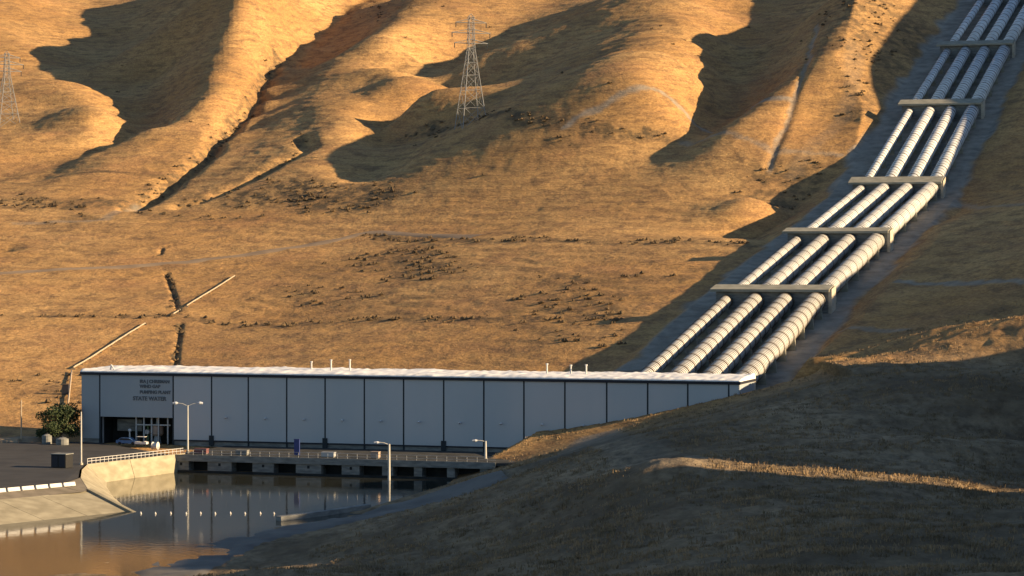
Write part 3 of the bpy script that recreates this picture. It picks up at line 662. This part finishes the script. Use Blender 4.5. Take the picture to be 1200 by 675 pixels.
# ------------------------------------------------------------------ float line on the canal
by = None; pos = [165,182,200,218,235,252,270,287,305,321]
for k, px in enumerate(pos):
    d = HC*F/(602 + .4*(k % 2) - 300); x = (px-600)/F*d
    if by is None:
        by = empty('float_buoy', (x, d, 0)); n = 10
        o = MB(); prof = [(.02,-.25),(.15,-.12),(.18,.05),(.15,.13),(.10,.2),(.06,.32),(.03,.36)]
        o.tube([(0,0,z_) for r_, z_ in prof], [r_ for r_, z_ in prof], n); o.build('float_body', M['white'], by, True)
        o = MB(); o.tube([(0,0,.08),(0,0,.12)], .195, n); o.build('band', M['tan'], by); e = by
    else: e = copy_tree(by); e.location = (x, d, 0)
    tag(e, 'small white float in the line strung across the canal water', 'buoy', 'white floats in a line on the water')

# ------------------------------------------------------------------ penstocks
PS = [113.3, 120.2, 127.2, 134.4]; PR = [1.45, 2.0, 2.05, 2.25]
names = ['leftmost slimmest white penstock pipe climbing the hill behind the hall', 'second white penstock pipe from the left climbing the hill', 'third white penstock pipe from the left climbing the hill', 'rightmost widest white penstock pipe, with concrete feet showing along its side']
def pz(t, r): return float(np.interp(t, AT, AZ)) - 2.6
for i, (s_, r) in enumerate(zip(PS, PR)):
    x0, y0 = st(s_, 0); e = empty('penstock_pipe', (x0, y0, 0), -AN); tag(e, names[i], 'pipe', 'white penstock pipes on the hill')
    rings = []
    for a in range(7):
        t0, t1 = AT[a]+1, AT[a+1]+1
        if a >= 6: t1 = AT[a+1]
        pa = (0, t0, pz(AT[a], r)+.0); pb = (0, t1, pz(AT[a+1], r))
        if a == 0: pa = (0, 21, pz(21, r))
        o = MB(); o.tube([pa, pb], r, 28); nf = len(o.f)
        n = [17, 11, 10, 12, 10, 9, 8][a]; m_ = [5, 6, 5, 3, 3, 2, 2][a]; va, vb = Vector(pa), Vector(pb); d = (vb-va).normalized()
        for k in range(n*m_):      # raised stiffener hoops rolled into the shell
            if k % m_ == 0: continue
            p = va.lerp(vb, k/(n*m_)); o.tube([p-d*.17, p-d*.15, p+d*.15, p+d*.17], [r*.95, r+.06, r+.06, r*.95], 28, False)
        sec = o.build('pipe_section', M['pipe'], e, True); sec.data.materials.append(M['hoop'])
        for q in range(nf, len(sec.data.polygons)): sec.data.polygons[q].material_index = 1
        for pg in sec.data.polygons:
            if len(pg.vertices) > 4: pg.use_smooth = False
        n = [17, 11, 10, 12, 10, 9, 8][a]
        for k in range(1, n):
            f = k/n; rings.append((f, pa, pb, a))
    for f, pa, pb, a in rings:
        va, vb = Vector(pa), Vector(pb); p = va.lerp(vb, f); d = (vb-va).normalized()
        o = MB(); hw = .30 if a == 0 else .24; o.tube([p-d*hw, p-d*hw*.98, p+d*hw*.98, p+d*hw], [r*.9, r+.10, r+.10, r*.9], 24, False)
        rg = o.build('joint_ring', M['ring'], e)
    # saddles: cradle with two feet, every other joint
    for q, (f, pa, pb, a) in enumerate(rings):
        if a > 4 or q % 2: continue
        va, vb = Vector(pa), Vector(pb); p = va.lerp(vb, f); g = p.z - 4.2
        o = MB(); o.add([(-r-.7, p.y-.35, g-.6), (r+.7, p.y-.35, g-.6), (r+.25, p.y-.35, p.z-.35), (-r-.25, p.y-.35, p.z-.35), (-r-.7, p.y+.35, g-.6), (r+.7, p.y+.35, g-.6), (r+.25, p.y+.35, p.z-.35), (-r-.25, p.y+.35, p.z-.35)],
                     [(0,1,2,3),(7,6,5,4),(0,4,5,1),(1,5,6,2),(2,6,7,3),(3,7,4,0)])
        o.build('saddle', M['anchor'], e)
# anchor blocks
wh = ['right behind the hall roof', 'first above the hall', 'second above the hall', 'third above the hall', 'fourth above the hall', 'topmost in view, crossing the shaded pipes', 'beyond the top of the picture', 'far up the hill']
for k, (t, z) in enumerate(zip(AT[:8], AZ[:8])):
    sl = (AZ[min(k+1, 8)]-AZ[k])/(AT[min(k+1, 8)]-AT[k]); hl = 5.4 if k else 4.0; hh = 6.6
    s0, s1 = 110.4, 137.6
    x0, y0 = st(s0, t-hl*.6); e = empty('pipe_anchor', (x0, y0, z-6), -AN); tag(e, 'long pale concrete anchor beam over the four pipes, ' + wh[k], 'anchor block', 'concrete anchors across the penstocks')
    w_ = s1-s0; zt0 = 6 - sl*hl*.55; zt1 = 6 + sl*hl*.45
    o = MB(); o.hexa([(.3,.3,-1.5-sl*hl*.5),(w_-.3,.3,-1.5-sl*hl*.5),(w_-.3,hl-.2,-1.2),(.3,hl-.2,-1.2)], [(.3,.3,zt0-.6),(w_-.3,.3,zt0-.6),(w_-.3,hl-.2,zt1-.6),(.3,hl-.2,zt1-.6)]); o.build('anchor_wall', M['oldconc'], e)  # wall colour darker than the cap, standing in for the cap's shade
    o = MB(); o.hexa([(-.9,-.9,zt0-.6+.003-.9*sl),(w_+.001,-.9,zt0-.6+.003-.9*sl),(w_+.001,hl,zt1-.6+.003),(-.9,hl,zt1-.6+.003)], [(-.9,-.9,zt0-.9*sl),(w_+.001,-.9,zt0-.9*sl),(w_+.001,hl,zt1),(-.9,hl,zt1)]); o.build('cap_beam', M['anchor'], e)
    o = MB(); o.hexa([(w_-.28,.05,-1.6-sl*hl*.5),(w_+.5,.05,-1.6-sl*hl*.5),(w_+.5,hl-.05,-1.2),(w_-.28,hl-.05,-1.2)], [(w_-.28,.05,zt0-.62),(w_+.5,.05,zt0-.1),(w_+.5,hl-.05,zt1-.1),(w_-.28,hl-.05,zt1-.62)]); o.build('end_pier', M['concrete'], e)

# ------------------------------------------------------------------ transmission towers
def tower(px, py, h, label, rz):
    x, y, z = hit(px, py, 560); zs = [float(tz(x+a, y+b)) for a in (-5,5) for b in (-5,5)]; e = empty('transmission_tower', (x, y, min(zs)), rz); tag(e, label, 'pylon', 'steel lattice towers on the hills')
    hb_, wt_, hw = 5.0, 1.15, h*.72
    def half(z): return hb_ + (wt_-hb_)*min(1, z/hw)
    for sx in (-1,1):
        for sy in (-1,1):
            o = MB(); o.tube([(sx*hb_,sy*hb_,-1.5),(sx*wt_,sy*wt_,hw),(sx*.8,sy*.8,h)], [.16,.14,.11], 5); o.build('leg', M['lattice'], e)
    o = MB(); lv = [0, h*.2, h*.36, h*.49, h*.6, h*.72, h*.8, h*.88, h]
    for a, b in zip(lv[:-1], lv[1:]):
        wa_, wb_ = half(a) if a < hw else wt_*.9, half(b) if b < hw else wt_*.85
        for sgn in (-1,1):
            for q in (0,1):
                f = (lambda u_, w__, z_: (u_*w__, sgn*w__, z_)) if q == 0 else (lambda u_, w__, z_: (sgn*w__, u_*w__, z_))
                o.tube([f(-1,wa_,a), f(1,wb_,b)], .065, 4); o.tube([f(1,wa_,a), f(-1,wb_,b)], .065, 4); o.tube([f(-1,wb_,b), f(1,wb_,b)], .065, 4)
    o.build('bracing', M['lattice'], e)
    for zz_, aw in ((h*.77, 6.5), (h*.86, 7.5), (h*.95, 6)):
        o = MB()
        for sy in (-.8,.8):
            o.tube([(-aw,0,zz_),(0,sy,zz_-.1),(aw,0,zz_)], .12, 4); o.tube([(-aw,0,zz_),(0,sy,zz_+1.5),(aw,0,zz_)], .1, 4)
        o.build('crossarm', M['lattice'], e)
        for sx in (-1,1): o = MB(); o.tube([(sx*aw*.97,0,zz_),(sx*aw*.97,0,zz_-1.8)], .16, 6); o.build('insulator', M['glass'], e)
    o = MB(); o.tube([(-1,0,h),(0,0,h+1.2),(1,0,h)], .15, 4); o.build('peak', M['lattice'], e)
tower(552, 144, 41.5, 'tall grey lattice transmission tower on the middle ridge in front of the shaded valley', .35)
tower(8, 145, 32, 'faint lattice transmission tower at the left edge of the photo on the knoll', .5)

# ------------------------------------------------------------------ pale surface pipe on the fan
def g3(px, py, up=.5): x, y, z = hit(px, py, 545); return (x, y, z+up)
pr = g3(85, 433); e = empty('surface_pipe', (pr[0], pr[1], 0)); tag(e, 'thin pale surface pipe running diagonally up the dry slope behind the hall', 'pipe')
def rel(p): return (p[0]-pr[0], p[1]-pr[1], p[2])
for ln in ([(86,433),(105,422),(130,406),(150,393),(170,381)], [(203,370),(211,365)], [(219,360),(235,350),(255,338),(275,325)]):
    P = []
    for a, b in zip(ln[:-1], ln[1:]):
        for q in range(6): P.append(rel(g3(a[0]+(b[0]-a[0])*q/6, a[1]+(b[1]-a[1])*q/6)))
    P.append(rel(g3(*ln[-1]))); o = MB(); o.tube(P, .2, 8); o.build('pipe_run', M['tan'], e, True)
    for p in P[::3]: o = MB(); o.box((p[0]-.4, p[1]-.15, p[2]-1.2), (p[0]+.4, p[1]+.15, p[2]-.19)); o.build('support_block', M['gravel'], e)
P = [rel(g3(80+4*q/6., 475-38*q/6.)) for q in range(7)]; o = MB(); o.tube(P, .2, 8); o.build('pipe_run', M['tan'], e, True)
x, y, z = hit(77, 462, 545); bx = empty('valve_box', (x, y, z)); tag(bx, 'small dark valve box on the slope beside the pale pipe left of the hall', 'box')
o = MB(); o.box((-.7,-.6,-.3),(.7,.6,2.2)); o.build('housing', M['trim'], bx); o = MB(); o.box((-.8,-.7,2.203),(.8,.7,2.35)); o.build('lid', M['ring'], bx)
x, y, z = hit(80, 478, 545)

# ------------------------------------------------------------------ tree and scrub
def leaf_cloud(center, radii, n, size, mb, rg, shell=.45):
    for _ in range(n):
        u = rg.normal(size=3); u /= np.linalg.norm(u); rr = shell + (1-shell)*rg.random()**.6; p = np.array(center) + u*np.array(radii)*rr
        a = rg.normal(size=3); a /= np.linalg.norm(a); b = np.cross(a, rg.normal(size=3)); b /= np.linalg.norm(b); s = size*(.6+.8*rg.random())
        mb.add([p-a*s, p+b*s*.6, p+a*s, p-b*s*.6], [(0,1,2,3)])
def tree(x, y, z, h, wid, label, rg):
    e = empty('broadleaf_tree', (x, y, z)); tag(e, label, 'tree')
    o = MB(); o.tube([(0,0,-.3),(.1,0,h*.25),(0,.1,h*.6)], [.35,.26,.12], 8)
    for k in range(7):
        t = k*2*math.pi/7; o.tube([(.05,0,h*(.2+.05*k/2)), (math.cos(t)*wid*.25, math.sin(t)*wid*.25, h*(.45+.04*k))], [.14,.05], 6)
    o.build('trunk', M['bark'], e, True)
    o = MB()
    for k in range(60):
        t = rg.random()*6.28; rr = math.sqrt(rg.random())*wid*.43; zc = h*(.24+.62*rg.random()); fall = math.sqrt(max(.05, 1-((zc/h-.5)/.55)**2))
        leaf_cloud((math.cos(t)*rr*fall, math.sin(t)*rr*fall, zc), (wid*.15, wid*.15, h*.11), 150, .20, o, rg)
    o.build('crown', M['leaf'], e)
x, y, z = hit(70, 521, 480); tree(x, y, z, 9.0, 10.0, 'dark green bushy tree beside the left end of the hall', np.random.default_rng(3))
# small tanks and boxes under the tree
def tank(px, py, r, h, label):
    x, y, z = hit(px, py, 480); e = empty('storage_tank', (x, y, z)); tag(e, label, 'tank', 'small tanks under the tree'); o = MB(); o.tube([(0,0,0),(0,0,h),(0,0,h+.3)], [r, r, r*.45], 14); o.build('tank_body', M['oldconc'], e); o = MB(); o.tube([(0,0,h+.3),(0,0,h+.55)], .25, 8); o.build('cap', M['trim'], e)
tank(55, 523, 1.0, 2.2, 'small grey tank at the left foot of the dark tree'); tank(73, 524, 1.3, 1.7, 'wider low grey tank under the middle of the dark tree')
# entrance objects
def car(x, y, z, rz, m, label, L_=4.6):
    e = empty('parked_car', (x, y, z), rz); tag(e, label, 'car')
    o = MB(); o.prism([(-L_/2,.35),(L_/2,.35),(L_/2,.8),(L_*.28,.95),(L_*.14,1.42),(-L_*.28,1.45),(-L_*.42,1.0),(-L_/2,.95)], -.88, .88); o.build('body', m, e)
    o = MB(); o.prism([(L_*.25,.98),(L_*.14,1.36),(-L_*.26,1.38),(-L_*.38,1.0)], -.895, .895); o.build('window', M['glass'], e)
    for sx in (-1,1):
        for sy in (-1,1): o = MB(); o.tube([(sx*L_*.32, sy*.72,.34),(sx*L_*.32, sy*.92,.34)], .34, 14); o.build('wheel', M['black'], e)
    for sy in (-.6,.6): o = MB(); o.box((L_/2-.02, sy-.18,.62),(L_/2+.03, sy+.18,.78)); o.build('headlight', M['lamp'], e)
x, y = st(s_of_px(150, -4), -4); car(x, y, 3.31, -AN, M['blue'], 'blue car parked in front of the hall entrance')
# white utility cart
x, y = st(s_of_px(166, -5), -5); e = empty('utility_cart', (x, y, 3.31), -AN); tag(e, 'small white utility cart with a roof parked by the blue car', 'cart')
o = MB(); o.prism([(-1.3,.3),(1.3,.3),(1.3,.75),(.7,.9),(.1,.7),(-1.3,.8)], -.6, .6); o.build('body', M['white'], e)
o = MB(); o.box((-1.0,-.62,1.75),(.9,.62,1.83)); o.build('roof', M['white'], e)
o = MB(); [o.tube([(a,b,.7),(a*.9,b,1.75)], .03, 5) for a in (-.9,.8) for b in (-.55,.55)]; o.build('roof_post', M['trim'], e)
for sx in (-.85,.85):
    for sy in (-.5,.5): o = MB(); o.tube([(sx,sy-.08,.25),(sx,sy+.08,.25)], .25, 12); o.build('wheel', M['black'], e)
x, y = st(s_of_px(182, -14), -14); 
# white boat-like sack on the wing: a covered hose reel
e = empty('hose_reel', (x, y, 3.31), -AN); tag(e, 'bright white covered reel standing behind the wing wall railing', 'reel'); o = MB(); o.tube([(-.5,0,.75),(.5,0,.75)], .6, 14); o.build('drum', M['white'], e)
o = MB(); o.tube([(-.6,0,.75),(-.52,0,.75)], .78, 14); o.tube([(.52,0,.75),(.6,0,.75)], .78, 14); o.build('flange', M['white'], e); o = MB(); o.box((-.65,-.4,0),(-.6,.4,.6)); o.box((.6,-.4,0),(.65,.4,.6)); o.build('stand', M['steel'], e)
# machinery in the entrance
x, y = st(s_of_px(184, 2.5), 2.6); e = empty('pump_unit', (x, y, 3.2), -AN); tag(e, 'beige machine casing standing in the right half of the hall entrance', 'machine')
o = MB(); o.tube([(0,0,1.6),(0,0,2.0),(0,0,3.6),(0,0,4.0)], [1.0,1.35,1.35,.9], 16); o.build('casing', M['brown'], e); o = MB(); o.tube([(0,0,0),(0,0,1.6)], [.9,.6], 12); o.build('pedestal', M['steel'], e); o = MB(); o.tube([(0,0,4.0),(0,0,5.6)], .25, 8); o.build('shaft', M['steel'], e)
x, y = st(s_of_px(173, 2.2), 2.4); e = empty('valve_stand', (x, y, 3.2), -AN); tag(e, 'green and white valve stand left of the beige machine in the entrance', 'valve')
o = MB(); o.tube([(0,0,0),(0,0,3.6)], .25, 8); o.build('stem', M['green'], e); o = MB(); o.tube([(0,-.6,2.4),(0,.6,2.4)], .5, 12); o.build('valve_body', M['white'], e); o = MB(); o.tube([(0,0,3.6),(0,0,3.75)], .75, 14); o.build('handwheel', M['green'], e)
x, y = st(s_of_px(153, -.8), -1.2); e = empty('entrance_light', (x, y, 3.3), -AN); tag(e, 'short white globe light on a post beside the roller door', 'post light')
o = MB(); o.tube([(0,0,0),(0,0,1.0),(0,0,2.4)], [.3,.22,.12], 8); o.build('post', M['white'], e); o = MB(); o.tube([(0,0,2.4),(0,0,2.6),(0,0,2.95),(0,0,3.1)], [.1,.32,.32,.1], 12); o.build('globe', M['lamp'], e, True)

# scrub: uncountable low bushes
def scrub_mesh():
    rg = np.random.default_rng(11); mb = MB(); bx, by = [], []
    cand_px = rg.uniform(-150, 1300, 90000); cand_d = np.exp(rg.uniform(math.log(560), math.log(1600), 90000))
    x = (cand_px-600)/F*cand_d; y = cand_d
    i = np.clip(np.searchsorted(ROWS, y)-1, 0, len(ROWS)-2); j = np.clip(np.searchsorted(COLS, cand_px)-1, 0, len(COLS)-2)
    dens = brush[i, j]*1.0*(vn(x/14, y/20)+.55) + np.clip(vn(x/32+5, y/32)+vn(x/9, y/9)*.5-.35, 0, 1)*.22
    dens *= np.where(dirt[i, j] > .3, 0, 1); s_, t_ = to_st(x, y); dens *= np.where((s_ > 95) & (s_ < 150) & (t_ > 0), 0, 1)
    ok = rg.random(len(x)) < dens*.55; x = x[ok]; y = y[ok]; z = tz(x, y)
    for a, b, c in zip(x, y, z):
        s = rg.uniform(.3, .85)
        for q in range(3):
            p = np.array([a, b, c]) + rg.normal(size=3)*np.array([s*.6, s*.6, .05]); n = 5; hgt = s*rg.uniform(.7, 1.3); ang = rg.random()*6.28
            ring = [(p[0]+math.cos(ang+k*6.28/n)*s*rg.uniform(.6,1.1), p[1]+math.sin(ang+k*6.28/n)*s*rg.uniform(.6,1.1), p[2]+hgt*.35*rg.uniform(0,1)) for k in range(n)]
            mb.add(ring + [(p[0], p[1], p[2]+hgt)], [(k, (k+1) % n, n) for k in range(n)])
    print('scrub', len(x)); me_ = bpy.data.meshes.new('scrub'); me_.from_pydata(mb.v, [], mb.f); me_.materials.append(M['scrub'])
    o = bpy.data.objects.new('scrub', me_); C.objects.link(o); tag(o, 'low dark scrub scattered over the dry golden slopes', 'scrub', kind='stuff')
scrub_mesh()

# dry grass clumps on the near hill
def grass_mesh():
    rg = np.random.default_rng(5); N_ = 60000
    cp = rg.uniform(60, 1230, N_); y = np.exp(rg.uniform(math.log(195), math.log(545), N_)); x = (cp-600)/F*y; z = tz(x, y)
    s_, t_ = to_st(x, y)
    d = np.clip(.45 + 1.6*vn(x/9, y/7) + .8*vn(x/3, y/3), .04, 1)
    i = np.clip(np.searchsorted(ROWS, y)-1, 0, len(ROWS)-2); j = np.clip(np.searchsorted(COLS, cp)-1, 0, len(COLS)-2)
    strip = (np.abs(y - (319.6 - 8.5*(x-20)/42)) < 4) & (x > 20)
    ok = (z > 1.8) & (dirt[i, j] < .35) & ~((t_ > -30) & (t_ < 18) & (s_ < 92)) & ~((s_ > 98) & (s_ < 146) & (t_ > 14)) & (rg.random(N_) < np.where(strip, .95, d)) & ~inpoly(x, y, canal) & ((x > -35) | (y < 330))
    x, y, z, st_ = x[ok], y[ok], z[ok], strip[ok]; vs, fs = [], []
    for a, b, c, hot in zip(x, y, z, st_):
        hgt = rg.uniform(.10, .42)*(1.05 if hot else 1); k = rg.integers(5, 9)
        for q in range(k):
            t = rg.random()*6.28; bx_ = a + rg.normal()*.28; by_ = b + rg.normal()*.28; lean = rg.uniform(.1, .5)*hgt; w_ = rg.uniform(.03, .07); tx, ty = math.cos(t), math.sin(t); h2 = hgt*rg.uniform(.6, 1.1)
            n = len(vs); vs += [(bx_-ty*w_, by_+tx*w_, c-.05), (bx_+ty*w_, by_-tx*w_, c-.05), (bx_+tx*lean+ty*w_*.6, by_+ty*lean-tx*w_*.6, c+h2), (bx_+tx*lean-ty*w_*.6, by_+ty*lean+tx*w_*.6, c+h2)]; fs.append((n, n+1, n+2, n+3))
    print('tufts', len(x)); m_ = bpy.data.meshes.new('dry_grass'); m_.from_pydata(vs, [], fs); m_.materials.append(M['straw'])
    o = bpy.data.objects.new('dry_grass', m_); C.objects.link(o); tag(o, 'dry straw coloured grass clumps covering the near hillside', 'grass', kind='stuff')
grass_mesh()

# canal edge strip on the near bank
P = [(-23.9,425.5),(-28.5,417.5),(-33,411),(-37,405.6)]
ke = MB()
for i in range(len(P)-1):
    a, b = np.array(P[i]), np.array(P[i+1]); d = (b-a)/np.linalg.norm(b-a); n = np.array([-d[1], d[0]]); w_ = .55
    c = [a-n*w_, b-n*w_, b+n*w_, a+n*w_]; ke.hexa([(q[0], q[1], -.6) for q in c], [(q[0], q[1], .75) for q in c])
o = ke.build('canal_kerb', M['oldconc']); tag(o, 'pale concrete kerb along the near edge of the canal below the service road', 'kerb')

# ------------------------------------------------------------------ light, sky, camera
sc = bpy.context.scene
el, az = math.radians(EL_SUN), math.radians(AZ_SUN)
sdir = Vector((math.cos(az)*math.cos(el), -math.sin(az)*math.cos(el), math.sin(el)))
sl = bpy.data.lights.new('sun', 'SUN'); sl.energy = 5.0; sl.angle = math.radians(.55); sl.color = (1, .73, .42)
so = bpy.data.objects.new('sun', sl); C.objects.link(so); so.rotation_euler = sdir.to_track_quat('Z', 'Y').to_euler(); so.location = (200, 100, 200)
wd_ = bpy.data.worlds.new('World'); sc.world = wd_; wd_.use_nodes = True; nt = wd_.node_tree; bg = nt.nodes['Background']; sk = nt.nodes.new('ShaderNodeTexSky'); sk.sky_type = 'NISHITA'; sk.sun_disc = False
sk.sun_elevation = el; sk.sun_rotation = math.atan2(sdir.x, sdir.y); sk.altitude = 200; sk.air_density = 1.0; sk.dust_density = .3; sk.ozone_density = 2.0
nt.links.new(sk.outputs[0], bg.inputs[0]); bg.inputs[1].default_value = .062
cam = bpy.data.cameras.new('camera'); cam.lens = 90; cam.sensor_width = 36; cam.shift_y = -37.5/1200; cam.clip_end = 8000; cam.clip_start = 1
co = bpy.data.objects.new('camera', cam); C.objects.link(co); co.location = (0, 0, HC); co.rotation_euler = (math.pi/2, 0, 0); sc.camera = co
sc.render.engine = 'CYCLES'; sc.view_settings.view_transform = 'Standard'; sc.view_settings.look = 'None'; sc.view_settings.exposure = 1.22; sc.view_settings.gamma = 1
